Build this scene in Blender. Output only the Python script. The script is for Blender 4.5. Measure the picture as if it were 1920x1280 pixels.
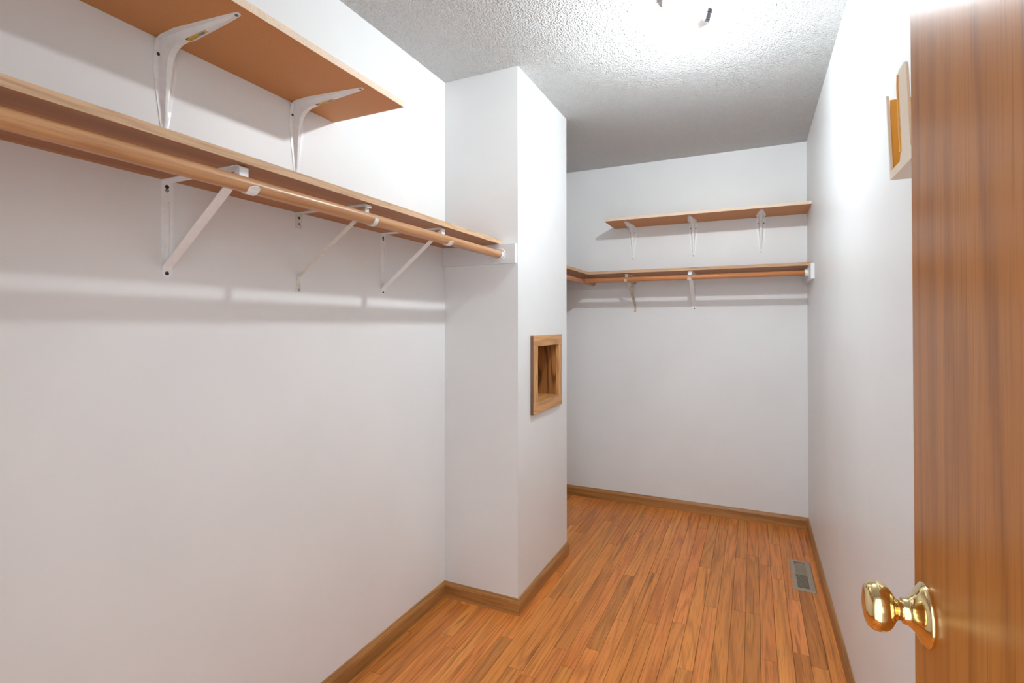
import bpy, math, random
from math import sin, cos, pi, radians, sqrt
from mathutils import Vector, Matrix

# ------------------------------------------------------------------ reset
for o in list(bpy.data.objects):
    bpy.data.objects.remove(o, do_unlink=True)
scene = bpy.context.scene
COL = scene.collection

# ------------------------------------------------------------------ camera
CAM_Z, YAW, PITCH, FPX, SHY = 1.2841, 25.1457, 0.5578, 963.76, -41.38
cam_d = bpy.data.cameras.new('camera')
cam = bpy.data.objects.new('camera', cam_d)
COL.objects.link(cam)
cam.location = (0, 0, CAM_Z)
cam.rotation_euler = (radians(90 + PITCH), 0, radians(YAW))
cam_d.sensor_fit = 'HORIZONTAL'
cam_d.sensor_width = 36.0
cam_d.lens = FPX / 1920 * 36.0
cam_d.shift_y = SHY / 1920.0
cam_d.clip_start = 0.01
scene.camera = cam

# ------------------------------------------------------------------ world, lights, exposure
world = bpy.data.worlds.new('world')
scene.world = world
world.use_nodes = True
bg = world.node_tree.nodes['Background']
bg.inputs[0].default_value = (0.86, 0.945, 1.0, 1)
bg.inputs[1].default_value = 2.3
scene.view_settings.view_transform = 'Standard'
scene.view_settings.look = 'None'
scene.view_settings.gamma = 1.0
scene.view_settings.use_curve_mapping = False
scene.view_settings.exposure = 0.0
BULB_STRENGTH = 1650.0
# added soft fill from behind the doorway; no such source is seen
ld = bpy.data.lights.new('doorway_fill_light', 'AREA')
ld.shape = 'RECTANGLE'; ld.size = 1.8; ld.size_y = 1.5
ld.energy = 32.0
ld.color = (0.95, 0.97, 1.0)
lo = bpy.data.objects.new('doorway_fill_light', ld)
COL.objects.link(lo)
lo.location = (-0.3, -2.6, 1.45)
lo.rotation_euler = (radians(90), 0, 0)

# ------------------------------------------------------------------ room dimensions
XL, XR = -1.331, 0.309          # left and right wall
YC, YB = 2.082, 2.741           # pillar front and back
XC = -0.9485                    # pillar side
YE = 3.722                      # end wall
H = 2.44
FD = 0.022                      # thickness of floor boards above the subfloor is below z=0

# ------------------------------------------------------------------ materials
def new_mat(name):
    m = bpy.data.materials.new(name); m.use_nodes = True
    nt = m.node_tree
    b = nt.nodes['Principled BSDF']
    return m, nt, b

def node(nt, t, **kw):
    n = nt.nodes.new(t)
    for k, v in kw.items():
        setattr(n, k, v)
    return n

def mapping(nt, scale, coord='Object', offset=None):
    tc = node(nt, 'ShaderNodeTexCoord')
    mp = node(nt, 'ShaderNodeMapping')
    mp.inputs['Scale'].default_value = scale
    nt.links.new(tc.outputs[coord], mp.inputs['Vector'])
    return mp

def ramp(nt, stops):
    r = node(nt, 'ShaderNodeValToRGB')
    e = r.color_ramp.elements
    e[0].position, e[0].color = stops[0][0], (*stops[0][1], 1)
    e[1].position, e[1].color = stops[-1][0], (*stops[-1][1], 1)
    for p, c in stops[1:-1]:
        x = e.new(p); x.color = (*c, 1)
    return r

def paint(name, color, rough=0.5, bump=0.05, scale=260, spec=0.4, blotch=0.02):
    m, nt, b = new_mat(name)
    mp = mapping(nt, (1, 1, 1))
    n = node(nt, 'ShaderNodeTexNoise'); n.inputs['Scale'].default_value = 2.3; n.inputs['Detail'].default_value = 4
    nt.links.new(mp.outputs[0], n.inputs['Vector'])
    lo_ = tuple(c * (1 - blotch) for c in color); hi_ = tuple(min(1, c * (1 + blotch)) for c in color)
    r = ramp(nt, [(0.35, lo_), (0.65, hi_)])
    nt.links.new(n.outputs['Fac'], r.inputs[0]); nt.links.new(r.outputs[0], b.inputs['Base Color'])
    b.inputs['Roughness'].default_value = rough
    b.inputs['Specular IOR Level'].default_value = spec
    n2 = node(nt, 'ShaderNodeTexNoise'); n2.inputs['Scale'].default_value = scale; n2.inputs['Detail'].default_value = 3
    nt.links.new(mp.outputs[0], n2.inputs['Vector'])
    bp = node(nt, 'ShaderNodeBump'); bp.inputs['Strength'].default_value = bump; bp.inputs['Distance'].default_value = 0.002
    nt.links.new(n2.outputs['Fac'], bp.inputs['Height']); nt.links.new(bp.outputs[0], b.inputs['Normal'])
    return m

def wood(name, dark, mid, light, axis='Y', ring=9.0, across=7.0, along=0.55, rough=0.4, pore=0.5,
         pore_scale=170, spec=0.4, bump=0.08, tone_attr=False, seed=0.0, ring_amt=0.45, sharp=2.6, streak=0.0):
    """procedural plain-sawn wood: stretched noise cut into contour rings, plus fine pores"""
    m, nt, b = new_mat(name)
    L = nt.links
    tc = node(nt, 'ShaderNodeTexCoord')
    vec = tc.outputs['Object']
    add = node(nt, 'ShaderNodeVectorMath', operation='ADD'); add.inputs[1].default_value = (seed, seed * 1.7, seed * 0.6)
    L.new(vec, add.inputs[0])
    src = add.outputs[0]
    at = None
    if tone_attr:
        at = node(nt, 'ShaderNodeAttribute'); at.attribute_name = 'tone'
        sc = node(nt, 'ShaderNodeVectorMath', operation='SCALE'); sc.inputs['Scale'].default_value = 37.0
        L.new(at.outputs['Color'], sc.inputs[0])
        a2 = node(nt, 'ShaderNodeVectorMath', operation='ADD')
        L.new(src, a2.inputs[0]); L.new(sc.outputs[0], a2.inputs[1]); src = a2.outputs[0]
    def scl(a, l):
        return {'X': (l, a, a), 'Y': (a, l, a), 'Z': (a, a, l)}[axis]
    mp = node(nt, 'ShaderNodeMapping'); mp.inputs['Scale'].default_value = scl(across, along)
    L.new(src, mp.inputs['Vector'])
    n = node(nt, 'ShaderNodeTexNoise'); n.inputs['Scale'].default_value = 1.0; n.inputs['Detail'].default_value = 1.5
    n.inputs['Roughness'].default_value = 0.45; n.inputs['Distortion'].default_value = 0.3
    L.new(mp.outputs[0], n.inputs['Vector'])
    mul = node(nt, 'ShaderNodeMath', operation='MULTIPLY'); mul.inputs[1].default_value = ring * 2 * pi
    L.new(n.outputs['Fac'], mul.inputs[0])
    sn = node(nt, 'ShaderNodeMath', operation='SINE'); L.new(mul.outputs[0], sn.inputs[0])
    mr = node(nt, 'ShaderNodeMapRange'); mr.inputs['From Min'].default_value = -1; mr.inputs['From Max'].default_value = 1
    L.new(sn.outputs[0], mr.inputs['Value'])
    pw = node(nt, 'ShaderNodeMath', operation='POWER'); pw.inputs[1].default_value = sharp
    L.new(mr.outputs[0], pw.inputs[0])
    # fine pores
    mp2 = node(nt, 'ShaderNodeMapping'); mp2.inputs['Scale'].default_value = scl(pore_scale, pore_scale * 0.03)
    L.new(src, mp2.inputs['Vector'])
    n2 = node(nt, 'ShaderNodeTexNoise'); n2.inputs['Scale'].default_value = 1.0; n2.inputs['Detail'].default_value = 3
    L.new(mp2.outputs[0], n2.inputs['Vector'])
    pr = node(nt, 'ShaderNodeMapRange'); pr.inputs['From Min'].default_value = 0.50; pr.inputs['From Max'].default_value = 0.72
    L.new(n2.outputs['Fac'], pr.inputs['Value'])
    # broad tone
    mp3 = node(nt, 'ShaderNodeMapping'); mp3.inputs['Scale'].default_value = scl(9.0, 1.1)
    L.new(src, mp3.inputs['Vector'])
    n3 = node(nt, 'ShaderNodeTexNoise'); n3.inputs['Scale'].default_value = 1.0; n3.inputs['Detail'].default_value = 2
    L.new(mp3.outputs[0], n3.inputs['Vector'])
    base = ramp(nt, [(0.3, mid), (0.7, light)])
    L.new(n3.outputs['Fac'], base.inputs[0])
    ringf = node(nt, 'ShaderNodeMath', operation='MULTIPLY'); ringf.inputs[1].default_value = ring_amt
    L.new(pw.outputs[0], ringf.inputs[0])
    mx = node(nt, 'ShaderNodeMix', data_type='RGBA'); mx.inputs['B'].default_value = (*dark, 1)
    L.new(ringf.outputs[0], mx.inputs['Factor']); L.new(base.outputs[0], mx.inputs['A'])
    pf = node(nt, 'ShaderNodeMath', operation='MULTIPLY'); pf.inputs[1].default_value = pore
    L.new(pr.outputs[0], pf.inputs[0])
    mx2 = node(nt, 'ShaderNodeMix', data_type='RGBA'); mx2.inputs['B'].default_value = (*[c * 0.7 for c in dark], 1)
    L.new(pf.outputs[0], mx2.inputs['Factor']); L.new(mx.outputs['Result'], mx2.inputs['A'])
    out = mx2.outputs['Result']
    if streak:
        mp4 = node(nt, 'ShaderNodeMapping'); mp4.inputs['Scale'].default_value = scl(48.0, 1.7)
        L.new(src, mp4.inputs['Vector'])
        n4 = node(nt, 'ShaderNodeTexNoise'); n4.inputs['Scale'].default_value = 1.0; n4.inputs['Detail'].default_value = 3
        n4.inputs['Distortion'].default_value = 0.5
        L.new(mp4.outputs[0], n4.inputs['Vector'])
        sr = node(nt, 'ShaderNodeMapRange'); sr.inputs['From Min'].default_value = 0.635; sr.inputs['From Max'].default_value = 0.72
        sr.inputs['To Max'].default_value = streak
        L.new(n4.outputs['Fac'], sr.inputs['Value'])
        mx4 = node(nt, 'ShaderNodeMix', data_type='RGBA'); mx4.inputs['B'].default_value = (*[c * 0.35 for c in dark], 1)
        L.new(sr.outputs[0], mx4.inputs['Factor']); L.new(out, mx4.inputs['A']); out = mx4.outputs['Result']
    if tone_attr:
        sp = node(nt, 'ShaderNodeSeparateColor'); L.new(at.outputs['Color'], sp.inputs[0])
        hs = node(nt, 'ShaderNodeHueSaturation')
        v = node(nt, 'ShaderNodeMapRange'); v.inputs['To Min'].default_value = 0.82; v.inputs['To Max'].default_value = 1.18
        L.new(sp.outputs[0], v.inputs['Value']); L.new(v.outputs[0], hs.inputs['Value'])
        h = node(nt, 'ShaderNodeMapRange'); h.inputs['To Min'].default_value = 0.493; h.inputs['To Max'].default_value = 0.501
        L.new(sp.outputs[1], h.inputs['Value']); L.new(h.outputs[0], hs.inputs['Hue'])
        L.new(out, hs.inputs['Color']); out = hs.outputs[0]
    L.new(out, b.inputs['Base Color'])
    b.inputs['Roughness'].default_value = rough
    b.inputs['Specular IOR Level'].default_value = spec
    bp = node(nt, 'ShaderNodeBump'); bp.inputs['Strength'].default_value = bump; bp.inputs['Distance'].default_value = 0.001
    bp.invert = True
    L.new(pr.outputs[0], bp.inputs['Height']); L.new(bp.outputs[0], b.inputs['Normal'])
    return m

def simple(name, color, rough=0.5, metal=0.0, noise=0.06, nscale=40, bump=0.0, spec=0.5):
    m, nt, b = new_mat(name)
    mp = mapping(nt, (1, 1, 1))
    n = node(nt, 'ShaderNodeTexNoise'); n.inputs['Scale'].default_value = nscale; n.inputs['Detail'].default_value = 3
    nt.links.new(mp.outputs[0], n.inputs['Vector'])
    r = ramp(nt, [(0.3, tuple(c * (1 - noise) for c in color)), (0.7, tuple(min(1, c * (1 + noise)) for c in color))])
    nt.links.new(n.outputs['Fac'], r.inputs[0]); nt.links.new(r.outputs[0], b.inputs['Base Color'])
    b.inputs['Roughness'].default_value = rough; b.inputs['Metallic'].default_value = metal
    b.inputs['Specular IOR Level'].default_value = spec
    if bump:
        bp = node(nt, 'ShaderNodeBump'); bp.inputs['Strength'].default_value = bump; bp.inputs['Distance'].default_value = 0.001
        nt.links.new(n.outputs['Fac'], bp.inputs['Height']); nt.links.new(bp.outputs[0], b.inputs['Normal'])
    return m

M = {}
M['wall'] = paint('wall_paint', (0.84, 0.853, 0.858), rough=0.42, bump=0.04)
M['cleat'] = paint('cleat_paint', (0.80, 0.81, 0.83), rough=0.4, bump=0.12, scale=90)
M['white_metal'] = simple('white_enamel', (0.92, 0.93, 0.94), rough=0.28, noise=0.04, nscale=60)
M['worn_metal'] = simple('aged_enamel', (0.72, 0.72, 0.66), rough=0.4, noise=0.12, nscale=70)
M['old_metal'] = simple('yellowed_enamel', (0.60, 0.52, 0.40), rough=0.4, noise=0.25, nscale=60)
M['white_plastic'] = simple('white_plastic', (0.80, 0.80, 0.80), rough=0.3, noise=0.01)
M['dark_screw'] = simple('dark_screw', (0.045, 0.05, 0.06), rough=0.4, metal=0.6)
M['green_screw'] = simple('green_painted_screw', (0.05, 0.22, 0.17), rough=0.4, metal=0.2)
M['steel_screw'] = simple('steel_screw', (0.35, 0.35, 0.33), rough=0.35, metal=0.9)
M['hole'] = simple('dark_hole', (0.02, 0.02, 0.022), rough=0.9)
M['brass'] = simple('polished_brass', (0.86, 0.69, 0.36), rough=0.08, metal=1.0, noise=0.02)
M['chrome'] = simple('chrome', (0.22, 0.23, 0.25), rough=0.25, metal=1.0, noise=0.02)
M['sticker'] = simple('yellow_sticker', (0.75, 0.52, 0.06), rough=0.45, noise=0.08, nscale=200)
M['ink'] = simple('black_ink', (0.03, 0.025, 0.02), rough=0.6)
M['red_ink'] = simple('dark_red_ink', (0.20, 0.03, 0.03), rough=0.6)
M['sticker_grey'] = simple('sticker_grey', (0.55, 0.55, 0.55), rough=0.6)
M['register'] = simple('bronze_register', (0.42, 0.35, 0.26), rough=0.38, metal=0.35, noise=0.06)
M['register_in'] = simple('register_damper', (0.30, 0.24, 0.17), rough=0.45, metal=0.3, noise=0.06)
M['cream'] = simple('cream_plastic', (0.78, 0.66, 0.52), rough=0.35, noise=0.02)
M['amber'] = simple('amber_plastic', (0.80, 0.38, 0.055), rough=0.35, noise=0.03)
M['pan'] = simple('white_fixture_pan', (0.80, 0.80, 0.80), rough=0.3, noise=0.01)
M['sub'] = simple('subfloor', (0.05, 0.025, 0.012), rough=0.9)
M['mdf'] = simple('particleboard', (0.64, 0.285, 0.085), rough=0.55, noise=0.09, nscale=420)
M['mdf_edge'] = simple('raw_board_edge', (0.80, 0.62, 0.46), rough=0.6, noise=0.08, nscale=160)
M['shelf_y'] = wood('shelf_wood_long', (0.22, 0.075, 0.020), (0.42, 0.160, 0.045), (0.50, 0.205, 0.063), 'Y', ring=5, across=6, along=0.25, pore=0.35, rough=0.45)
M['shelf_x'] = wood('shelf_wood_cross', (0.22, 0.075, 0.020), (0.42, 0.160, 0.045), (0.50, 0.205, 0.063), 'X', ring=5, across=6, along=0.25, pore=0.35, rough=0.45)
M['edge_y'] = wood('shelf_edge_long', (0.42, 0.24, 0.13), (0.60, 0.38, 0.22), (0.68, 0.46, 0.29), 'Y', ring=6, across=30, along=2.5, pore=0.5, rough=0.6)
M['edge_x'] = wood('shelf_edge_cross', (0.40, 0.22, 0.12), (0.58, 0.35, 0.19), (0.64, 0.41, 0.25), 'X', ring=6, across=30, along=2.5, pore=0.5, rough=0.6)
M['rod_y'] = wood('rod_wood_long', (0.34, 0.15, 0.06), (0.54, 0.28, 0.13), (0.62, 0.34, 0.17), 'Y', ring=6, across=14, along=0.6, pore=0.45, rough=0.32)
M['rod_x'] = wood('rod_wood_cross', (0.40, 0.15, 0.05), (0.56, 0.22, 0.085), (0.62, 0.26, 0.10), 'X', ring=5, across=14, along=0.6, pore=0.35, rough=0.32)
BD, BM, BL = (0.20, 0.08, 0.022), (0.42, 0.19, 0.055), (0.52, 0.26, 0.085)
M['base_y'] = wood('baseboard_wood_long', BD, BM, BL, 'Y', ring=6, across=12, along=0.5, pore=0.5, rough=0.35)
M['base_x'] = wood('baseboard_wood_cross', BD, BM, BL, 'X', ring=6, across=12, along=0.5, pore=0.5, rough=0.35)
M['floor'] = wood('oak_floor', (0.26, 0.072, 0.013), (0.68, 0.235, 0.045), (0.80, 0.315, 0.074), 'Y', ring=9, across=10, along=0.55, pore=0.5, pore_scale=210, rough=0.33, spec=0.3, tone_attr=True, ring_amt=0.36, sharp=4.0, streak=0.5, bump=0.05)
M['door'] = wood('door_veneer', (0.17, 0.050, 0.009), (0.41, 0.145, 0.027), (0.48, 0.180, 0.036), 'Z', ring=6, across=8, along=0.42, pore=0.38, pore_scale=240, rough=0.27, spec=0.22, ring_amt=0.40, sharp=3.5, seed=3.1, bump=0.05)
M['niche_z'] = wood('niche_oak_upright', (0.28, 0.105, 0.03), (0.60, 0.29, 0.095), (0.72, 0.38, 0.14), 'Z', ring=10, across=9, along=1.4, pore=0.4, rough=0.38)
M['niche_y'] = wood('niche_oak_cross', (0.28, 0.105, 0.03), (0.60, 0.29, 0.095), (0.72, 0.38, 0.14), 'Y', ring=10, across=9, along=1.4, pore=0.4, rough=0.38)
M['niche_shade'] = wood('niche_shaded_panel', (0.08, 0.026, 0.008), (0.30, 0.12, 0.034), (0.48, 0.21, 0.062), 'Z', ring=5, across=12, along=2.2, pore=0.4, rough=0.4, sharp=3.5, ring_amt=0.8, seed=1.3)  # figured wood, darkened so the recess shade sits in its colour
M['niche_edge'] = wood('niche_dark_edge', (0.07, 0.035, 0.02), (0.16, 0.09, 0.055), (0.22, 0.13, 0.08), 'Z', ring=6, across=20, along=3, pore=0.4, rough=0.5)

# popcorn ceiling
m, nt, b = new_mat('popcorn_ceiling')
b.inputs['Base Color'].default_value = (0.87, 0.88, 0.88, 1)
b.inputs['Roughness'].default_value = 0.9
b.inputs['Specular IOR Level'].default_value = 0.1
mp = mapping(nt, (1, 1, 1))
v = node(nt, 'ShaderNodeTexVoronoi'); v.inputs['Scale'].default_value = 150; v.feature = 'SMOOTH_F1'; v.inputs['Smoothness'].default_value = 0.5
n = node(nt, 'ShaderNodeTexNoise'); n.inputs['Scale'].default_value = 110; n.inputs['Detail'].default_value = 4; n.inputs['Roughness'].default_value = 0.7
nt.links.new(mp.outputs[0], v.inputs['Vector']); nt.links.new(mp.outputs[0], n.inputs['Vector'])
ad = node(nt, 'ShaderNodeMath', operation='SUBTRACT'); nt.links.new(n.outputs['Fac'], ad.inputs[0]); nt.links.new(v.outputs['Distance'], ad.inputs[1])
bp = node(nt, 'ShaderNodeBump'); bp.inputs['Strength'].default_value = 1.0; bp.inputs['Distance'].default_value = 0.013
nt.links.new(ad.outputs[0], bp.inputs['Height']); nt.links.new(bp.outputs[0], b.inputs['Normal'])
M['ceiling'] = m

# lit bulb
m, nt, b = new_mat('lit_bulb')
b.inputs['Base Color'].default_value = (1, 1, 1, 1)
b.inputs['Emission Color'].default_value = (0.90, 0.965, 1.0, 1)
b.inputs['Emission Strength'].default_value = BULB_STRENGTH
M['bulb'] = m
# frosted unlit glass
m, nt, b = new_mat('frosted_glass')
b.inputs['Base Color'].default_value = (0.80, 0.80, 0.86, 1)
b.inputs['Roughness'].default_value = 0.25
b.inputs['Transmission Weight'].default_value = 0.6
M['glass'] = m

# ------------------------------------------------------------------ mesh helpers
class MB:
    def __init__(s):
        s.v = []; s.f = []
    def add(s, vs, fs):
        k = len(s.v); s.v += [tuple(v) for v in vs]; s.f += [tuple(i + k for i in f) for f in fs]
        return s
    def box(s, x0, x1, y0, y1, z0, z1):
        vs = [(x, y, z) for z in (z0, z1) for y in (y0, y1) for x in (x0, x1)]
        return s.add(vs, [(0, 2, 3, 1), (4, 5, 7, 6), (0, 1, 5, 4), (2, 6, 7, 3), (0, 4, 6, 2), (1, 3, 7, 5)])
    def loft(s, rings, closed=True, cap=True):
        n = len(rings[0]); vs = [p for r in rings for p in r]; fs = []
        for i in range(len(rings) - 1):
            for j in range(n if closed else n - 1):
                a = i * n + j; b_ = i * n + (j + 1) % n
                fs.append((a, b_, b_ + n, a + n))
        if cap:
            fs.append(tuple(range(n - 1, -1, -1))); fs.append(tuple(range((len(rings) - 1) * n, len(rings) * n)))
        return s.add(vs, fs)
    def cyl(s, p0, p1, r0, r1=None, n=24, cap=True):
        r1 = r0 if r1 is None else r1
        return s.lathe(p0, (Vector(p1) - Vector(p0)), [(0, r0), ((Vector(p1) - Vector(p0)).length, r1)], n, cap)
    def lathe(s, origin, axis, prof, n=32, cap=True):
        a = Vector(axis).normalized(); o = Vector(origin)
        t = Vector((0, 0, 1)) if abs(a.z) < 0.9 else Vector((1, 0, 0))
        u = a.cross(t).normalized(); w = a.cross(u)
        rings = [[tuple(o + a * d + (u * cos(2 * pi * k / n) + w * sin(2 * pi * k / n)) * max(r, 1e-5)) for k in range(n)] for d, r in prof]
        return s.loft(rings, True, cap)
    def ribbon(s, pts, width, thick, wdir=(0, 1, 0), round_end=False):
        """flat strip bent along pts; width along wdir (number or list), thickness centred"""
        P = [Vector(p) for p in pts]; W = Vector(wdir)
        ws = list(width) if hasattr(width, '__len__') else [width] * len(P)
        if round_end:
            d = (P[-1] - P[-2]).normalized(); r = ws[-1] / 2; last = P[-1]
            P[-1] = last - d * r
            w0 = ws[-1]
            for k in (1, 2, 3, 4):
                a = k * pi / 8 * 0.97
                P.append(last - d * r + d * r * sin(a)); ws.append(w0 * cos(a))
        rings = []
        for i, p in enumerate(P):
            t0 = (p - P[i - 1]).normalized() if i else (P[1] - p).normalized()
            t1 = (P[i + 1] - p).normalized() if i < len(P) - 1 else t0
            t = (t0 + t1).normalized(); nrm = t.cross(W).normalized()
            k = 1 / max(0.5, t.dot(t0))
            h = nrm * thick / 2 * k; w = W * ws[i] / 2
            rings.append([p - w - h, p + w - h, p + w + h, p - w + h])
        return s.loft(rings)
    def build(s, name, mat, parent=None, smooth=None, bevel=None):
        me = bpy.data.meshes.new(name)
        me.from_pydata(s.v, [], s.f)
        me.materials.append(mat)
        import bmesh
        bm = bmesh.new(); bm.from_mesh(me)
        bmesh.ops.recalc_face_normals(bm, faces=bm.faces)
        if bevel:
            es = [e for e in bm.edges if len(e.link_faces) == 2 and e.calc_face_angle(0) > 0.6]
            bmesh.ops.bevel(bm, geom=es, offset=bevel, segments=2, profile=0.6, affect='EDGES', clamp_overlap=True)
        bm.to_mesh(me); bm.free()
        if smooth:
            me.polygons.foreach_set('use_smooth', [True] * len(me.polygons))
            me.set_sharp_from_angle(angle=radians(smooth))
        o = bpy.data.objects.new(name, me); COL.objects.link(o)
        if parent: o.parent = parent
        return o

def tag(o, label, cat, group=None):
    o['label'] = label; o['category'] = cat
    if group: o['group'] = group
    return o

def struct(o, label=None):
    o['kind'] = 'structure'
    if label: o['label'] = label
    return o

def thing(name, loc, rz, label, cat, group=None):
    o = bpy.data.objects.new(name, None); COL.objects.link(o)
    o.empty_display_size = 0.05
    o.location = loc; o.rotation_euler = (0, 0, rz)
    return tag(o, label, cat, group)

def copy_tree(o, parent=None):
    c = o.copy(); COL.objects.link(c); c.parent = parent
    for ch in list(o.children):
        copy_tree(ch, c)
    return c

# ------------------------------------------------------------------ room shell
rnd = random.Random(7)
T = 0.1
YF = -0.03                       # inner face of the wall with the doorway
struct(MB().box(XL - T, XL, YF - T, YE + T, -0.03, H + T).build('wall_left', M['wall']), 'plain white wall behind the two long shelves')
struct(MB().box(XR, XR + T, YF - T, YE + T, -0.03, H + T).build('wall_right', M['wall']), 'bare white wall behind the open door')
struct(MB().box(XL, XR, YE, YE + T, -0.03, H + T).build('wall_back', M['wall']), 'white end wall of the closet')
wf = MB()
DX0, DX1 = -0.62, 0.205          # doorway
wf.box(XL, DX0, YF - T, YF, -0.03, H + T)
wf.box(DX1, XR, YF - T, YF, -0.03, H + T)
wf.box(DX0, DX1, YF - T, YF, 2.06, H + T)
struct(wf.build('wall_front', M['wall']), 'wall with the doorway beside the camera')
struct(MB().box(XL, XR, YF - T, YE, H, H + T).build('ceiling', M['ceiling']), 'white popcorn textured ceiling')

# pillar, hollow, with the cut-out for the niche
NY0, NY1, NZ0, NZ1 = 2.224, 2.616, 0.858, 1.231      # face frame outside
OY0, OY1, OZ0, OZ1 = 2.277, 2.568, 0.914, 1.179      # opening
CY0, CY1, CZ0, CZ1 = 2.262, 2.580, 0.900, 1.192      # hole in the plaster
pl = MB()
W = 0.014
pl.box(XL, XC, YC, YC + W, 0, H)
pl.box(XL, XC, YB - W, YB, 0, H)
pl.box(XC - W, XC, YC + W, CY0, 0, H)
pl.box(XC - W, XC, CY1, YB - W, 0, H)
pl.box(XC - W, XC, CY0, CY1, 0, CZ0)
pl.box(XC - W, XC, CY0, CY1, CZ1, H)
struct(pl.build('wall_pillar', M['wall']), 'boxed-out white pillar between the two shelf bays')

# ------------------------------------------------------------------ floor of narrow oak strips
fl = struct(MB().box(XL, XR, YF - T, YE, -0.03, -0.006).build('floor', M['sub']), 'narrow strip oak floor')
PW = 0.0572
x = XL - 0.021
row = 0
REG = (0.178, 0.266, 2.856, 3.192)      # hole under the register
def plank_mesh(x0, x1, y0, y1, tone):
    g, zb = 0.0005, 0.0007
    dz = rnd.uniform(-0.0002, 0.0002)
    x0 += g; x1 -= g; y0 += 0.0004; y1 -= 0.0004
    e = 0.0007
    lo_ = [(x0, y0), (x1, y0), (x1, y1), (x0, y1)]
    hi_ = [(x0 + e, y0 + e), (x1 - e, y0 + e), (x1 - e, y1 - e), (x0 + e, y1 - e)]
    mb = MB().loft([[(a, b_, -0.006) for a, b_ in lo_], [(a, b_, -zb) for a, b_ in lo_], [(a, b_, dz * 0.3) for a, b_ in hi_]])
    me = bpy.data.meshes.new('plank'); me.from_pydata(mb.v, [], mb.f); me.materials.append(M['floor'])
    ca = me.color_attributes.new('tone', 'FLOAT_COLOR', 'POINT')
    ca.data.foreach_set('color', list(tone) * len(mb.v))
    o = bpy.data.objects.new('plank', me); COL.objects.link(o); o.parent = fl
    return o
nplank = 0
while x < XR:
    x0, x1 = max(x, XL), min(x + PW, XR)
    y = YF - rnd.uniform(0, 0.5)
    while y < YE:
        ln = rnd.choice([0.4, 0.6, 0.8, 1.0, 1.25, 1.5]) * rnd.uniform(0.85, 1.15)
        y0, y1 = max(y, YF), min(y + ln, YE)
        if YE - y1 < 0.18: y1 = YE; y = YE
        if y1 - y0 > 0.02 and x1 - x0 > 0.004:
            t = min(1, max(0, rnd.gauss(0.55, 0.27)))
            tone = (t, rnd.random(), rnd.random(), 1)
            if x1 > REG[0] + 0.004 and x0 < REG[1] - 0.004 and False:
                pass
            plank_mesh(x0, x1, y0, y1, tone); nplank += 1
        y += ln
    x += PW

# ------------------------------------------------------------------ baseboards (profile swept with mitred ends)
BT, BH = 0.0115, 0.0715
prof = [(0, 0), (BT, 0), (BT, BH * 0.74), (BT * 0.86, BH * 0.77), (BT * 0.80, BH * 0.83), (BT * 0.52, BH * 0.90), (BT * 0.40, BH * 0.965), (BT * 0.15, BH), (0, BH)]
def baseboard(name, p0, p1, nrm, m0, m1, mat, label):
    """p0->p1 on the wall line, nrm = into the room; m0/m1: mitre (+1 outside corner, -1 inside, 0 square)"""
    p0 = Vector(p0); p1 = Vector(p1); n_ = Vector(nrm); d = (p1 - p0).normalized()
    r0 = [tuple((p0 + n_ * o - d * o * m0).to_2d()) + (z,) for o, z in prof]
    r1 = [tuple((p1 + n_ * o + d * o * m1).to_2d()) + (z,) for o, z in prof]
    return struct(MB().loft([r0, r1]).build(name, mat), label)
G = 0.0003
baseboard('baseboard_left', (XL, YF, 0), (XL, YC, 0), (1, 0, 0), 0, -1, M['base_y'], 'dark oak baseboard along the left wall')
baseboard('baseboard_pillar_front', (XL, YC, 0), (XC, YC, 0), (0, -1, 0), -1, 1, M['base_x'], 'dark oak baseboard across the pillar front')
baseboard('baseboard_pillar_side', (XC, YC, 0), (XC, YB, 0), (1, 0, 0), 1, 1, M['base_y'], 'dark oak baseboard along the pillar side')
baseboard('baseboard_pillar_back', (XC, YB, 0), (XL, YB, 0), (0, 1, 0), 1, -1, M['base_x'], 'dark oak baseboard on the hidden pillar back')
baseboard('baseboard_left_recess', (XL, YB, 0), (XL, YE, 0), (1, 0, 0), -1, -1, M['base_y'], 'dark oak baseboard in the recess behind the pillar')
baseboard('baseboard_back', (XL, YE, 0), (XR, YE, 0), (0, -1, 0), -1, -1, M['base_x'], 'dark oak baseboard along the end wall')
baseboard('baseboard_right', (XR, YE, 0), (XR, YF, 0), (-1, 0, 0), -1, 0, M['base_y'], 'dark oak baseboard along the right wall')

# ------------------------------------------------------------------ shelves
def board(name, x0, x1, y0, y1, z0, z1, mat, edges, label, emat, group=None):
    """board with its edge faces as parts; edges: list of (side)"""
    t = 0.0012
    ax0, ax1, ay0, ay1 = x0, x1, y0, y1
    if '+x' in edges: ax1 -= t
    if '-x' in edges: ax0 += t
    if '-y' in edges: ay0 += t
    if '+y' in edges: ay1 -= t
    o = MB().box(ax0, ax1, ay0, ay1, z0, z1).build(name, mat)
    tag(o, label, 'shelf', group)
    for e in edges:
        b_ = {'+x': (ax1, x1, y0, y1), '-x': (x0, ax0, y0, y1), '-y': (ax0, ax1, y0, ay0), '+y': (ax0, ax1, ay1, y1)}[e]
        p = MB().box(*b_, z0 - 0.0001, z1 + 0.0001).build('front_edge' if e == edges[0] else 'end_edge', emat, o)
        p['label'] = 'paler front edge' if e == edges[0] else 'paler end edge'
    return o
ZS, TS = 1.6450, 0.0190          # lower left shelf: underside, thickness
ZU = 1.9925                      # upper left shelf underside
SD = 0.302                       # shelf depth
board('lower_shelf', XL + G, XL + SD, 0.0, YC - G, ZS, ZS + TS, M['shelf_y'], ['+x'],
      'long brown wooden shelf over the closet rod along the left wall, ending at the pillar', M['edge_y'])
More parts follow.
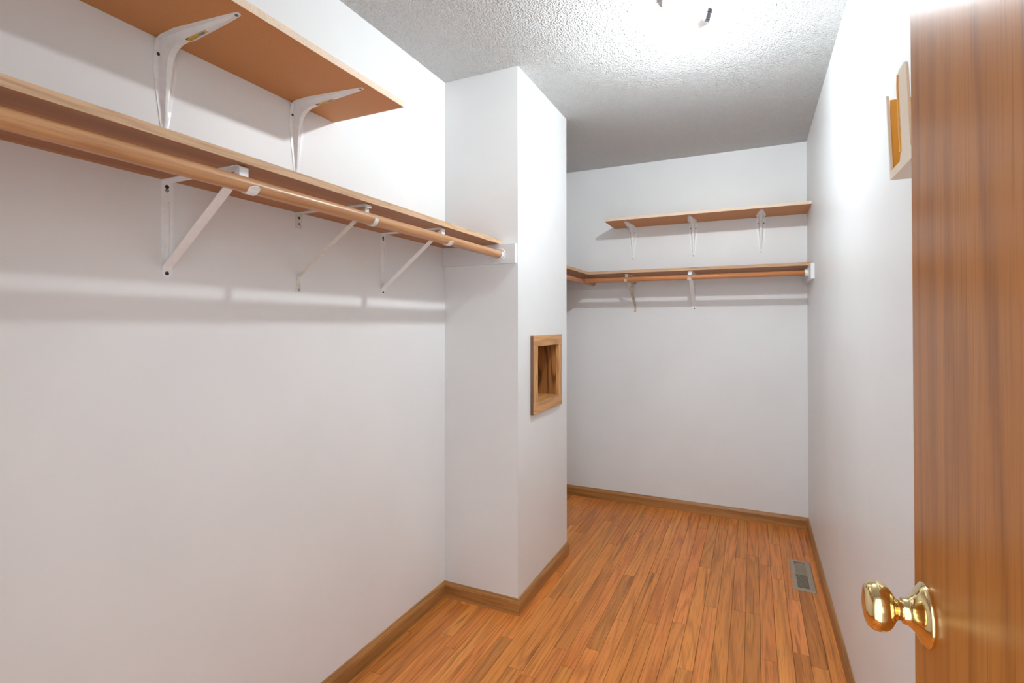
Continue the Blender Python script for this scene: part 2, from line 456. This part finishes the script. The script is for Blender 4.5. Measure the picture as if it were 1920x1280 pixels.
board('upper_shelf', XL + G, XL + SD, 0.0, 1.363, ZU, ZU + TS, M['mdf'], ['+x', '+y'],
      'orange-brown particleboard shelf highest on the left wall, above the long shelf', M['mdf_edge'])
ZB = 1.6265                      # back lower shelf underside
YS = YE - SD
board('recess_shelf', XL + G, XL + SD - G, YB + G, YE - G, ZB, ZB + TS, M['shelf_y'], ['+x'],
      'short brown shelf behind the pillar, meeting the end wall shelf at the corner', M['edge_y'])
board('end_wall_lower_shelf', XL + SD + G, XR - G, YS, YE - G, ZB, ZB + TS, M['shelf_x'], ['-y'],
      'brown wooden shelf over the closet rod on the end wall', M['edge_x'])
ZBU = 1.9830
board('end_wall_upper_shelf', -0.915, XR - G, YE - 0.298, YE - G, ZBU, ZBU + 0.0170, M['mdf'], ['-y', '-x'],
      'brown particleboard shelf high on the end wall, above the shelf with the rod', M['mdf_edge'])

# painted cleats that carry shelves and rods
CH, CT = 0.088, 0.019
tag(MB().box(XL + G, -0.9535, YC - CT, YC - G, ZS - CH, ZS - G).build('pillar_cleat', M['cleat'], bevel=0.0012),
    'pale painted board on the pillar front under the shelf end, holding the rod socket', 'cleat')
tag(MB().box(XR - CT, XR - G, 3.285, YE - CT - 0.001, ZB - CH, ZB - G).build('right_wall_cleat', M['cleat'], bevel=0.0012),
    'white painted board on the right wall under the end wall shelf', 'cleat')
tag(MB().box(XL + CT + 0.001, -0.785, YE - CT, YE - G, ZB - CH + 0.006, ZB - G).build('end_wall_cleat', M['cleat'], bevel=0.0012),
    'painted board low under the corner shelf at the left of the end wall', 'cleat')

# ------------------------------------------------------------------ closet rods
RR = 0.0175
def rod(name, p0, p1, r, mat, label):
    m_ = MB(); a = Vector(p1) - Vector(p0); L = a.length
    m_.lathe(p0, a, [(0, r * 0.9), (0.002, r), (L - 0.002, r), (L, r * 0.9)], 36)
    return tag(m_.build(name, mat, smooth=40), label, 'closet rod')
ROD1 = (XL + 0.301, ZS - 0.048)
rod('closet_rod', (ROD1[0], 0.01, ROD1[1]), (ROD1[0], YC - CT - 0.006, ROD1[1]), RR, M['rod_y'],
    'long round wooden closet rod under the left wall shelf, scuffed along its top')
RB = 0.0160
YR, ZR = 3.425, 1.5830
rod('recess_rod', (-1.068, YB + 0.003, ZR), (-1.068, YE - CT - 0.006, ZR), RB, M['rod_x'],
    'round wooden rod behind the pillar, running into the end wall corner')
rod('end_wall_rod', (-1.068 + RB + 0.002, YR, ZR), (XR - CT - 0.009, YR, ZR), RB, M['rod_x'],
    'reddish round wooden rod under the end wall shelf')

def socket(name, loc, rz, r, label, closed=False):
    """plastic rod socket, axis = local +x away from its board"""
    t = thing(name, loc, rz, label, 'rod socket', 'rod sockets at the ends of the closet rods')
    MB().lathe((0, 0, 0), (1, 0, 0), [(0, r + 0.0125), (0.002, r + 0.0125), (0.0035, r + 0.010), (0.0035, 0.002)], 36, True).build('flange', M['white_plastic'], t, smooth=30)
    c = MB(); n_ = 28; L = 0.018
    if closed: a0, a1 = 0, 2 * pi
    else: a0, a1 = radians(-205), radians(25)
    rings = []
    for k in range(n_ + 1):
        a = a0 + (a1 - a0) * k / n_
        cy, cz = cos(a), sin(a)
        ri, ro = r + 0.0007, r + 0.0045
        rings.append([(0.003, cy * ri, cz * ri), (L, cy * ri, cz * ri), (L, cy * ro, cz * ro), (0.003, cy * ro, cz * ro)])
    c.loft(rings, True, not closed)
    c.build('cup', M['white_plastic'], t, smooth=40)
    return t
socket('rod_socket', (ROD1[0], YC - CT - G, ROD1[1]), radians(-90), RR, 'white ring socket on the pillar board at the end of the long rod')
socket('rod_socket', (-1.068, YE - CT - G, ZR), radians(-90), RB, 'small white ring socket on the end wall board in the far left corner')
socket('rod_socket', (XR - CT - G, YR, ZR), radians(180), RB, 'white cup socket on the right wall board at the end of the rod', True)

# ------------------------------------------------------------------ shelf-and-rod brackets
def disc(x, y, z, r, mat, name, parent, axis=(1, 0, 0), t=0.0012, off=0.0):
    a = Vector(axis)
    o = Vector((x, y, z)) + a * off
    m_ = MB().lathe(o, a, [(0, r), (t * 0.6, r), (t, r * 0.6)], 16)
    return m_.build(name, mat, parent, smooth=30)

def hook_path(rx, rz, rr, xd, a_end, z_top):
    """drop beside the rod, cradle under it, end angle a_end (deg, 0 = front)"""
    rr_ = rr + 0.0012
    pts = [(xd, 0, z_top), (rx - rr_, 0, rz + 0.004)]
    for k in range(0, 15):
        a = pi + (radians(a_end) + pi) * k / 14
        pts.append((rx + rr_ * cos(a), 0, rz + rr_ * sin(a)))
    return pts

def bracket_a(name, loc, rz, label, rx, rzc, rr, mat, leg=True):
    """pressed channel leg, arm, diagonal brace and J-hook. local +x = out from the wall, z=0 is the shelf underside"""
    t = thing(name, loc, rz, label, 'bracket', 'rod brackets under the two lower shelves')
    w = 0.0285; th = 0.0022; e = th / 2
    # wall leg with notched round foot
    lg = MB().ribbon([(e, 0, -0.001), (e, 0, -0.19), (e, 0, -0.216), (e, 0, -0.228), (e, 0, -0.2435)], [w, w, w, w * 0.90, w * 0.90], th, round_end=True)
    rings = []
    for z_, h_ in [(-0.052, 0.0004), (-0.062, 0.0035), (-0.185, 0.0035), (-0.2, 0.0004)]:
        rings.append([(th + h_ * cos(a) * 1.0 if abs(a) < 1.5 else th - 0.0005, 0.0065 * sin(a), z_) for a in [-pi / 2, -1, -.5, 0, .5, 1, pi / 2]])
    lg.loft(rings)
    lg.build('wall_leg', mat, t, smooth=35)
    k = disc(th, -0.001, -0.0165, 0.0052, M['hole'], 'keyhole', t, t=0.0003)
    MB().lathe((th, -0.001, -0.0255), (1, 0, 0), [(0, 0.0048), (0.0022, 0.004), (0.0028, 0.002)], 16).build('screw', M['steel_screw'], t, smooth=30)
    disc(th, 0, -0.2330, 0.0048, M['dark_screw'], 'screw', t, t=0.0016)
    # arm
    xd = rx - rr - 0.0014
    MB().ribbon([(0.001, 0, -e - G), (xd - 0.004, 0, -e - G), (xd - 0.001, 0, -e - 0.002), (xd, 0, -0.006)], [w, w, w * 0.85, w * 0.8], th).build('arm', mat, t, smooth=35)
    # hook
    hp = hook_path(rx, rzc, rr, xd, -28, -0.004)
    ws = [w * 0.8] * 2 + [w * 0.72 + w * 0.2 * (k_ / 14) for k_ in range(15)]
    hp += [(rx + rr + 0.0025, 0, rzc - 0.0075), (rx + rr + 0.0085, 0, rzc - 0.0035)]
    ws += [w * 0.95, w * 0.95]
    MB().ribbon(hp, ws, 0.002, round_end=True).build('rod_hook', mat, t, smooth=50)
    # brace
    p0 = Vector((0.0045, 0, -0.217)); p1 = Vector((xd - 0.004, 0, -0.0075))
    MB().ribbon([(0.0033, 0, -0.2265), (0.0036, 0, -0.222), p0, p0 + (p1 - p0) * 0.06, p1], [w * 0.84, w * 0.84, w * 0.84, w * 0.84, w * 0.84], th).build('brace', mat, t, smooth=30)
    return t

def bracket_b(name, loc, rz, label, rx, rzc, rr, mat, foot=-0.249, bw=1.0):
    """short top tab, thin brace with a flat screwed foot and a round C-hook"""
    t = thing(name, loc, rz, label, 'bracket', 'rod brackets under the two lower shelves')
    w = 0.021; th = 0.0022; e = th / 2
    MB().ribbon([(e, 0, -0.001), (e, 0, -0.034), (e, 0, -0.050)], [0.026, 0.026, 0.025], th).build('wall_tab', mat, t, smooth=30, bevel=0.0006)
    for z_, r_ in ((-0.017, 0.0042), (-0.036, 0.0028)):
        disc(th, 0.001, z_, r_, M['dark_screw'], 'screw', t, t=0.0016)
    xd = rx - rr - 0.0012
    MB().ribbon([(0.001, 0, -e - G), (xd + 0.0, 0, -e - G), (xd + 0.006, 0, -e - 0.002), (xd + 0.008, 0, -0.012)], w, th).build('arm', mat, t, smooth=35)
    hp = hook_path(rx, rzc, rr, xd, 6, -0.004)
    MB().ribbon(hp, 0.016, 0.0024, round_end=False).build('rod_hook', mat, t, smooth=50)
    p0 = Vector((0.0025, 0, foot + 0.043)); p1 = Vector((xd - 0.004, 0, -0.018))
    MB().ribbon([(0.0012, 0, foot - 0.008), (0.0012, 0, foot + 0.037), p0, p0 + (p1 - p0) * 0.5, p1], [0.018, 0.013, 0.011 * bw, 0.015 * bw, 0.018 * bw], 0.002).build('brace', mat, t, smooth=30)
    disc(0.0024, 0, foot, 0.0042, M['steel_screw'], 'screw', t, t=0.0018)
    return t

RX, RZ = 0.301, -0.048
bracket_a('rod_bracket', (XL, 0.797, ZS), 0, 'white steel shelf-and-rod bracket nearest the camera on the left wall, under the long shelf', RX, RZ, RR, M['white_metal'])
bracket_b('rod_bracket', (XL, 1.209, ZS), 0, 'thin off-white rod bracket with no upright, middle of the three under the long left shelf', RX, RZ, RR, M['worn_metal'])
bracket_a('rod_bracket', (XL, 1.628, ZS), 0, 'white rod bracket under the long left shelf, the one closest to the pillar', RX, RZ, RR, M['white_metal'])
RXB, RZB = YE - YR, ZR - ZB
bracket_b('rod_bracket', (-0.768, YE, ZB), radians(-90), 'yellowed rod bracket under the end wall shelf, nearer the corner', RXB, RZB, RB, M['old_metal'], foot=-0.246, bw=1.5)
bracket_a('rod_bracket', (-0.365, YE, ZB), radians(-90), 'white rod bracket near the middle of the end wall shelf', RXB, RZB, RB, M['white_metal'])

# ------------------------------------------------------------------ pressed L shelf brackets
def l_bracket(name, loc, rz, label, sticker, leg=0.236, arm=0.268, tip_mat='dark_screw', k=1.0):
    t = thing(name, loc, rz, label, 'bracket', 'pressed brackets under the two upper shelves')
    st = []                                   # stations: (base point, rib point, flange half width, rib half width)
    zs = [leg, leg - 0.016, leg - 0.03, leg * 0.72, leg * 0.5, 0.095]
    for z_ in zs:
        f = (leg - z_) / (leg - 0.085)
        h_ = 0.0022 if z_ > leg - 0.02 else 0.004 + 0.015 * f ** 1.1
        st.append(((0.0, -z_), (h_, -z_), 0.007 + 0.0205 * f ** 0.9, 0.0028 + 0.0085 * f))
    r_ = 0.058; cx = cz = 0.0785
    for i in range(0, 9):
        a = pi - (pi / 2) * i / 8
        q = (cx + r_ * cos(a), -cz + r_ * sin(a))
        s_ = i / 8
        if s_ < 0.42: p = (0.0, -0.080 + 0.064 * s_ / 0.42)
        elif s_ > 0.58: p = (0.016 + 0.064 * (s_ - 0.58) / 0.42, 0.0)
        else:
            b2 = (s_ - 0.42) / 0.16 * pi / 2
            p = (0.016 - 0.016 * cos(b2), -0.016 + 0.016 * sin(b2))
        st.append((p, q, 0.0285 - 0.004 * (1 - abs(s_ - 0.5) * 2), 0.0118))
    ws_ = [0.095, arm * 0.5, arm * 0.72, arm - 0.03, arm - 0.016, arm]
    for z_ in ws_:
        f = (arm - z_) / (arm - 0.085)
        h_ = 0.0022 if z_ > arm - 0.02 else 0.004 + 0.015 * f ** 1.1
        st.append(((z_, 0.0), (z_, -h_), 0.007 + 0.0205 * f ** 0.9, 0.0028 + 0.0085 * f))
    def section(p, q, fw, rw, shrink=1.0):
        P = Vector((p[0], 0, p[1])); Q = Vector((q[0], 0, q[1])); d = Q - P; h_ = d.length; d.normalize()
        e = min(0.0016, h_ * 0.7)
        cr = [(-fw, 0), (-fw, e), (-rw * 1.25, e), (-rw * 0.9, max(e, h_ * 0.55)), (-rw * 0.6, max(e, h_ * 0.92)), (0, h_),
              (rw * 0.6, max(e, h_ * 0.92)), (rw * 0.9, max(e, h_ * 0.55)), (rw * 1.25, e), (fw, e), (fw, 0)]
        return [tuple(P + d * v_ + Vector((0, u_ * shrink, 0))) for u_, v_ in cr]
    rings = []
    p, q, fw, rw = st[0]
    for a in (1.35, 0.9, 0.45):
        rings.append(section((p[0], p[1] - fw * sin(a)), (q[0], q[1] - fw * sin(a)), fw, rw, cos(a)))
    rings += [section(*s_) for s_ in st]
    p, q, fw, rw = st[-1]
    for a in (0.45, 0.9, 1.35):
        rings.append(section((p[0] + fw * sin(a), p[1]), (q[0] + fw * sin(a), q[1]), fw, rw, cos(a)))
    body = MB(); body.loft(rings)
    bo = body.build('bracket_body', M['white_metal'], t, smooth=50)
    for s_ in (-1, 1):
        disc(0.0016, s_ * 0.0165, -0.040, 0.0040, M['dark_screw'], 'screw', t, t=0.0022)
    disc(0.0022, 0, -leg + 0.004, 0.0036, M['dark_screw'], 'screw', t, t=0.0018)
    disc(arm - 0.003, 0, -0.0022, 0.0042, M[tip_mat], 'screw', t, axis=(0, 0, -1), t=0.0018)
    if sticker:
        # yellow price sticker wrapped over the rib of the arm
        def rib(x_, u_):
            f = (arm - x_) / (arm - 0.085); h_ = 0.004 + 0.015 * f ** 1.1; rw_ = 0.0028 + 0.0085 * f
            return (x_, u_ * rw_, -(h_ * (1.0 - 0.08 * u_ / 0.6) + 0.0004))
        def prof_h(u_):
            u_ = abs(u_)
            return 1.0 - 0.08 * u_ / 0.6 if u_ <= 0.6 else 0.92 - 0.37 * (u_ - 0.6) / 0.3
        def patch(x0, x1, u0, u1, mat, nm, par, lift=0.0):
            m_ = MB(); n_ = 5; rings_ = []
            us = sorted({u0, u1} | {q for q in (-0.9, -0.6, 0.0, 0.6, 0.9) if u0 < q < u1})
            for i in range(n_ + 1):
                x_ = x0 + (x1 - x0) * i / n_
                f = (arm - x_) / (arm - 0.085); rw_ = 0.0028 + 0.0085 * f; h_ = 0.004 + 0.015 * f ** 1.1
                out_ = 0.0005 + lift
                row_ = [(x_, u_ * rw_ + (out_ if u_ > 0.6 else -out_ if u_ < -0.6 else 0), -(h_ * prof_h(u_) + out_)) for u_ in us]
                rings_.append(row_ + [(q[0], q[1], q[2] + 0.0003) for q in reversed(row_)])
            return m_.loft(rings_).build(nm, mat, par)
        sx0, sx1 = 0.088, 0.160
        sk = patch(sx0, sx1, -0.55, 0.88, M['sticker'], 'sticker', t)
        sk['label'] = 'small yellow price sticker with a grey barcode'
        patch(sx0 + 0.044, sx0 + 0.064, -0.40, 0.80, M['sticker_grey'], 'barcode', sk, 0.0002)
        def strips(nm, mat, par, items, lift):
            m_ = MB()
            for x0_, x1_, u0_, u1_ in items:
                rr_ = []
                for x_ in (x0_, x1_):
                    f = (arm - x_) / (arm - 0.085); rw_ = 0.0028 + 0.0085 * f
                    row_ = []
                    for u_ in (u0_, (u0_ + u1_) / 2, u1_):
                        h_ = (0.004 + 0.015 * f ** 1.1) * (1.0 - 0.08 * u_ / 0.6) + 0.0004 + lift
                        row_.append((x_, u_ * rw_, -h_))
                    rr_.append(row_ + [(q[0], q[1], q[2] + 0.0003) for q in reversed(row_)])
                m_.loft(rr_)
            o_ = m_.build(nm, mat, par); o_['kind'] = 'stuff'
        bars = []; xb = sx0 + 0.046
        while xb < sx0 + 0.062:
            bars.append((xb, xb + 0.0008, -0.30, 0.56)); xb += rnd.choice([0.0020, 0.0026, 0.0032])
        strips('barcode_bars', M['ink'], sk, bars, 0.0005)
        words = []
        for u_ in (0.05, 0.40):
            xt = sx0 + 0.008
            while xt < sx0 + 0.038:
                wl = rnd.uniform(0.002, 0.005); words.append((xt, xt + wl, u_, u_ + 0.10)); xt += wl + 0.0016
        strips('printed_text', M['ink'], sk, words, 0.0003)
        patch(sx0 + 0.001, sx0 + 0.010, -0.50, -0.25, M['red_ink'], 'printed_mark', sk, 0.0003)
    return t
l_bracket('shelf_bracket', (XL, 0.790, ZU), 0, 'white pressed bracket with green tip screw, nearest the camera under the upper left shelf', True, tip_mat='green_screw')
l_bracket('shelf_bracket', (XL, 1.199, ZU), 0, 'white pressed shelf bracket under the free end of the upper left shelf', True, tip_mat='steel_screw')
for x_, lab in ((-0.785, 'white pressed bracket at the free left end of the high end wall shelf'),
                (-0.371, 'white pressed bracket at the middle of the high end wall shelf'),
                (0.048, 'white pressed bracket of the high end wall shelf nearest the right wall')):
    l_bracket('shelf_bracket', (x_, YE, ZBU), radians(-90), lab, False, leg=0.232, arm=0.256)

# ------------------------------------------------------------------ oak niche in the pillar
nt_ = thing('wall_niche', (XC, (NY0 + NY1) / 2, NZ0), 0, 'small oak framed box niche let into the pillar side', 'niche')
def nbox(nm, x0, x1, y0, y1, z0, z1, mat, bevel=None):
    o = MB().box(x0 - XC, x1 - XC, y0 - (NY0 + NY1) / 2, y1 - (NY0 + NY1) / 2, z0 - NZ0, z1 - NZ0).build(nm, mat, nt_, bevel=bevel)
    return o
XF = XC + 0.0175
nbox('top_rail', XC + G, XF, NY0, NY1, OZ1, NZ1, M['niche_y'], 0.0015)
nbox('bottom_rail', XC + G, XF, NY0, NY1, NZ0, OZ0, M['niche_y'], 0.0015)
nbox('stile', XC + G, XF - 0.0004, NY0 + 0.0004, OY0, OZ0 + 0.0002, OZ1 - 0.0002, M['niche_z'], 0.0012)
nbox('stile', XC + G, XF - 0.0004, OY1, NY1, OZ0 + 0.0002, OZ1 - 0.0002, M['niche_z'], 0.0012)
e = nbox('outer_edge', XC + G, XF - 0.002, NY0 - 0.0006, NY0 - 0.0001, NZ0 + 0.001, NZ1 - 0.001, M['niche_edge'])  # thin strip, darker than the rest of the frame
e['label'] = 'dark outer edge'
XK = XC - 0.108
nbox('back_panel', XK - 0.006, XK, OY0 - 0.008, OY1 + 0.008, OZ0 - 0.008, OZ1 + 0.008, M['niche_shade'])
nbox('side_panel', XK, XC, OY0 - 0.008, OY0, OZ0 - 0.008, OZ1 + 0.008, M['niche_shade'])
nbox('side_panel', XK, XC, OY1, OY1 + 0.008, OZ0 - 0.008, OZ1 + 0.008, M['niche_shade'])
nbox('bottom_panel', XK, XC, OY0, OY1, OZ0 - 0.008, OZ0, M['niche_y'])
nbox('top_panel', XK, XC, OY0, OY1, OZ1, OZ1 + 0.008, M['niche_y'])

# ------------------------------------------------------------------ floor register
rg = thing('floor_register', (0.222, 3.024, 0.0002), 0, 'bronze metal heating register lying in the floor by the right wall', 'register')
rx0, rx1, ry0, ry1 = -0.050, 0.050, -0.176, 0.176
gx0, gx1, gy0, gy1 = -0.030, 0.022, -0.149, 0.150
fr = MB(); zt = 0.0042
def frame_ring(x0, x1, y0, y1, z_): return [(x0, y0, z_), (x1, y0, z_), (x1, y1, z_), (x0, y1, z_)]
fr.loft([frame_ring(rx0, rx1, ry0, ry1, 0.0), frame_ring(rx0, rx1, ry0, ry1, 0.0012), frame_ring(rx0 + 0.006, rx1 - 0.006, ry0 + 0.006, ry1 - 0.006, zt),
         frame_ring(gx0, gx1, gy0, gy1, zt), frame_ring(gx0, gx1, gy0, gy1, 0.0)], cap=False)
fr.build('frame', M['register'], rg)
MB().box(gx0, gx1, gy0, gy1, 0.0002, 0.0006).build('duct_opening', M['hole'], rg)
d_ = MB().box(gx0 + 0.0005, gx1 - 0.0005, 0.004, gy1 - 0.012, 0.0007, 0.0026).build('damper', M['register_in'], rg)
MB().box(gx0, gx1, -0.004, 0.004, 0.0010, zt).build('centre_bar', M['register'], rg)
sl = MB(); y_ = gy0 + 0.0075
for half in ((gy0, -0.004), (0.004, gy1)):
    n_ = 13
    for i in range(1, n_):
        yc_ = half[0] + (half[1] - half[0]) * i / n_
        sl.box(gx0, gx1, yc_ - 0.0021, yc_ + 0.0021, 0.0024, 0.0036)
so = sl.build('slats', M['register'], rg); so['kind'] = 'stuff'

# ------------------------------------------------------------------ door, open against the right wall
dr = bpy.data.objects.new('door_1', None); COL.objects.link(dr)
dr.location = (0.1655, -0.012, 0.0); dr.rotation_euler = (0, 0, radians(-0.3))
struct(dr, 'flat brown wood veneer door standing open by the right wall'); dr['category'] = 'door'
MB().box(0.0, 0.035, 0.0, 0.760, 0.012, 2.035).build('door_slab', M['door'], dr, bevel=0.0015)
KY, KZ = 0.706, 0.971
kn = MB()
kn.lathe((0, KY, KZ), (-1, 0, 0), [(0, 0.0320), (0.002, 0.0330), (0.0045, 0.0325), (0.006, 0.0300), (0.0075, 0.0285), (0.0095, 0.0245), (0.0125, 0.0195), (0.016, 0.0160), (0.0185, 0.0140), (0.023, 0.0132), (0.0235, 0.0120)], 48)
rs = kn.build('knob_rose', M['brass'], dr, smooth=50)
kb = MB()
kb.lathe((-0.0235, KY, KZ), (-1, 0, 0), [(0, 0.0105), (0.004, 0.0105), (0.006, 0.0130), (0.009, 0.0185), (0.0125, 0.0230), (0.017, 0.0255), (0.0225, 0.0260), (0.028, 0.0247), (0.0315, 0.0220), (0.0335, 0.0185), (0.035, 0.0110), (0.0355, 0.0)], 56)
kb.build('door_knob', M['brass'], dr, smooth=60)
hg = MB()
for z_ in (0.25, 1.05, 1.80):
    hg.cyl((0.004, -0.004, z_), (0.004, -0.004, z_ + 0.09), 0.006, n=16)
hg.build('hinges', M['brass'], dr, smooth=40)

# ------------------------------------------------------------------ letter holder on the right wall
HX, HY, HZ = XR, 1.25, 1.572
hd = thing('letter_holder', (HX, HY, HZ), 0, 'cream and amber two-pocket holder mounted high on the right wall, half behind the door', 'holder')
D_, Wd, Ht = 0.060, 0.235, 0.19
MB().box(-0.004, -G, -Wd, 0, 0.0, 0.165).build('back_plate', M['amber'], hd)
MB().box(-D_ + 0.0042, -0.004, -Wd, 0, 0.0, 0.004).build('bottom_plate', M['cream'], hd)
# front plate: far stile, centre stile with rounded shoulders, near stile, bottom rail
def lean(z_): return -D_ - 0.007 * z_ / Ht
def front_plate(poly, nm, mat, th=0.004, dx=0.0):
    m_ = MB(); a = [(lean(z_) + dx, y_, z_) for y_, z_ in poly]; b_ = [(lean(z_) + dx + th, y_, z_) for y_, z_ in poly]
    return m_.loft([a, b_]).build(nm, mat, hd)
def arc(cy, cz, r, a0, a1, n_=6):
    return [(cy + r * cos(radians(a0 + (a1 - a0) * i / n_)), cz + r * sin(radians(a0 + (a1 - a0) * i / n_))) for i in range(n_ + 1)]
front_plate([(0, 0), (-Wd, 0), (-Wd, 0.016), (-0.155, 0.016), (-0.086, 0.016), (0, 0.016)], 'bottom_rail', M['cream'])
front_plate([(0, 0.016), (0, 0.163), (-0.003, 0.169), (-0.007, 0.165), (-0.008, 0.160), (-0.009, 0.016)], 'end_stile', M['cream'])
front_plate([(-Wd, 0.016), (-Wd, 0.163), (-Wd + 0.008, 0.160), (-Wd + 0.009, 0.016)], 'end_stile', M['cream'])
cs = [(-0.078, 0.016)] + [(-0.086, 0.030)] + [(-0.088, 0.150)] + arc(-0.104, 0.160, 0.016, 20, 90, 5) + arc(-0.134, 0.160, 0.016, 90, 160, 5) + [(-0.150, 0.150), (-0.150, 0.030), (-0.158, 0.016)]
front_plate(cs, 'centre_stile', M['cream'])
front_plate([(-0.0865, 0.030), (-0.0885, 0.15), (-0.095, 0.172), (-0.099, 0.170), (-0.094, 0.15), (-0.092, 0.030)], 'stile_rim', M['amber'], th=0.002, dx=-0.002)
for y0_, y1_ in ((-0.003, 0), (-Wd, -Wd + 0.003)):
    MB().box(-D_ + 0.002, -0.004, y0_, y1_, 0.004, 0.016).build('side_lip', M['cream'], hd)
    MB().box(-D_ + 0.0005, -0.004, y0_, y1_, 0.016, 0.160).build('side_plate', M['amber'], hd)

# ------------------------------------------------------------------ ceiling light
LX, LY = -0.178, 1.885
lt = thing('ceiling_light', (LX, LY, H), 0, 'round white ceiling light with bare glowing bulb and small chrome stem', 'light')
pan = MB().lathe((0, 0, -0.0002), (0, 0, -1), [(0, 0.111), (0.018, 0.113), (0.021, 0.110), (0.019, 0.101), (0.015, 0.098), (0.016, 0.085), (0.011, 0.082), (0.012, 0.067), (0.008, 0.063), (0.009, 0.0)], 64, cap=False)
pan.build('pan', M['pan'], lt, smooth=35)
def bulb(px, py, ang, mat, nm, lab=None, r=0.0235):
    d = Vector((cos(ang), sin(ang), -0.10)).normalized()
    o = Vector((px, py, -0.076))
    s_ = MB().lathe(o, d, [(-0.004, 0.017), (0.0, 0.021), (0.030, 0.021), (0.033, 0.017)], 28).build('bulb_socket', M['white_plastic'], lt, smooth=40)
    b_ = MB().lathe(o + d * 0.033, d, [(0, 0.0135), (0.006, 0.0150), (0.014, 0.0200), (0.022, r * 0.97), (0.030, r), (0.038, r * 0.93), (0.046, r * 0.70), (0.050, r * 0.4), (0.052, 0)], 32).build(nm, mat, lt, smooth=60)
    if lab: b_['label'] = lab
    return b_
bulb(0.032, 0.040, radians(158), M['bulb'], 'light_bulb', 'glowing bulb')
MB().box(0.026, 0.042, 0.030, 0.046, -0.070, -0.009).build('socket_post', M['white_plastic'], lt)
# chrome stem with thumb nut, hanging off the pan edge
sp = Vector((0.056, 0.006, -0.012)); sd = Vector((-0.25, 0.18, -1)).normalized()
MB().lathe(sp, sd, [(0, 0.006), (0.050, 0.006)], 20).build('stem', M['white_plastic'], lt, smooth=40)
sn_ = MB()
sn_.lathe(sp + sd * 0.050, sd, [(0, 0.0100), (0.001, 0.0130), (0.012, 0.0130), (0.013, 0.0108), (0.036, 0.0108), (0.038, 0.0085)], 28)
sn_.build('thumb_nut', M['chrome'], lt, smooth=40)
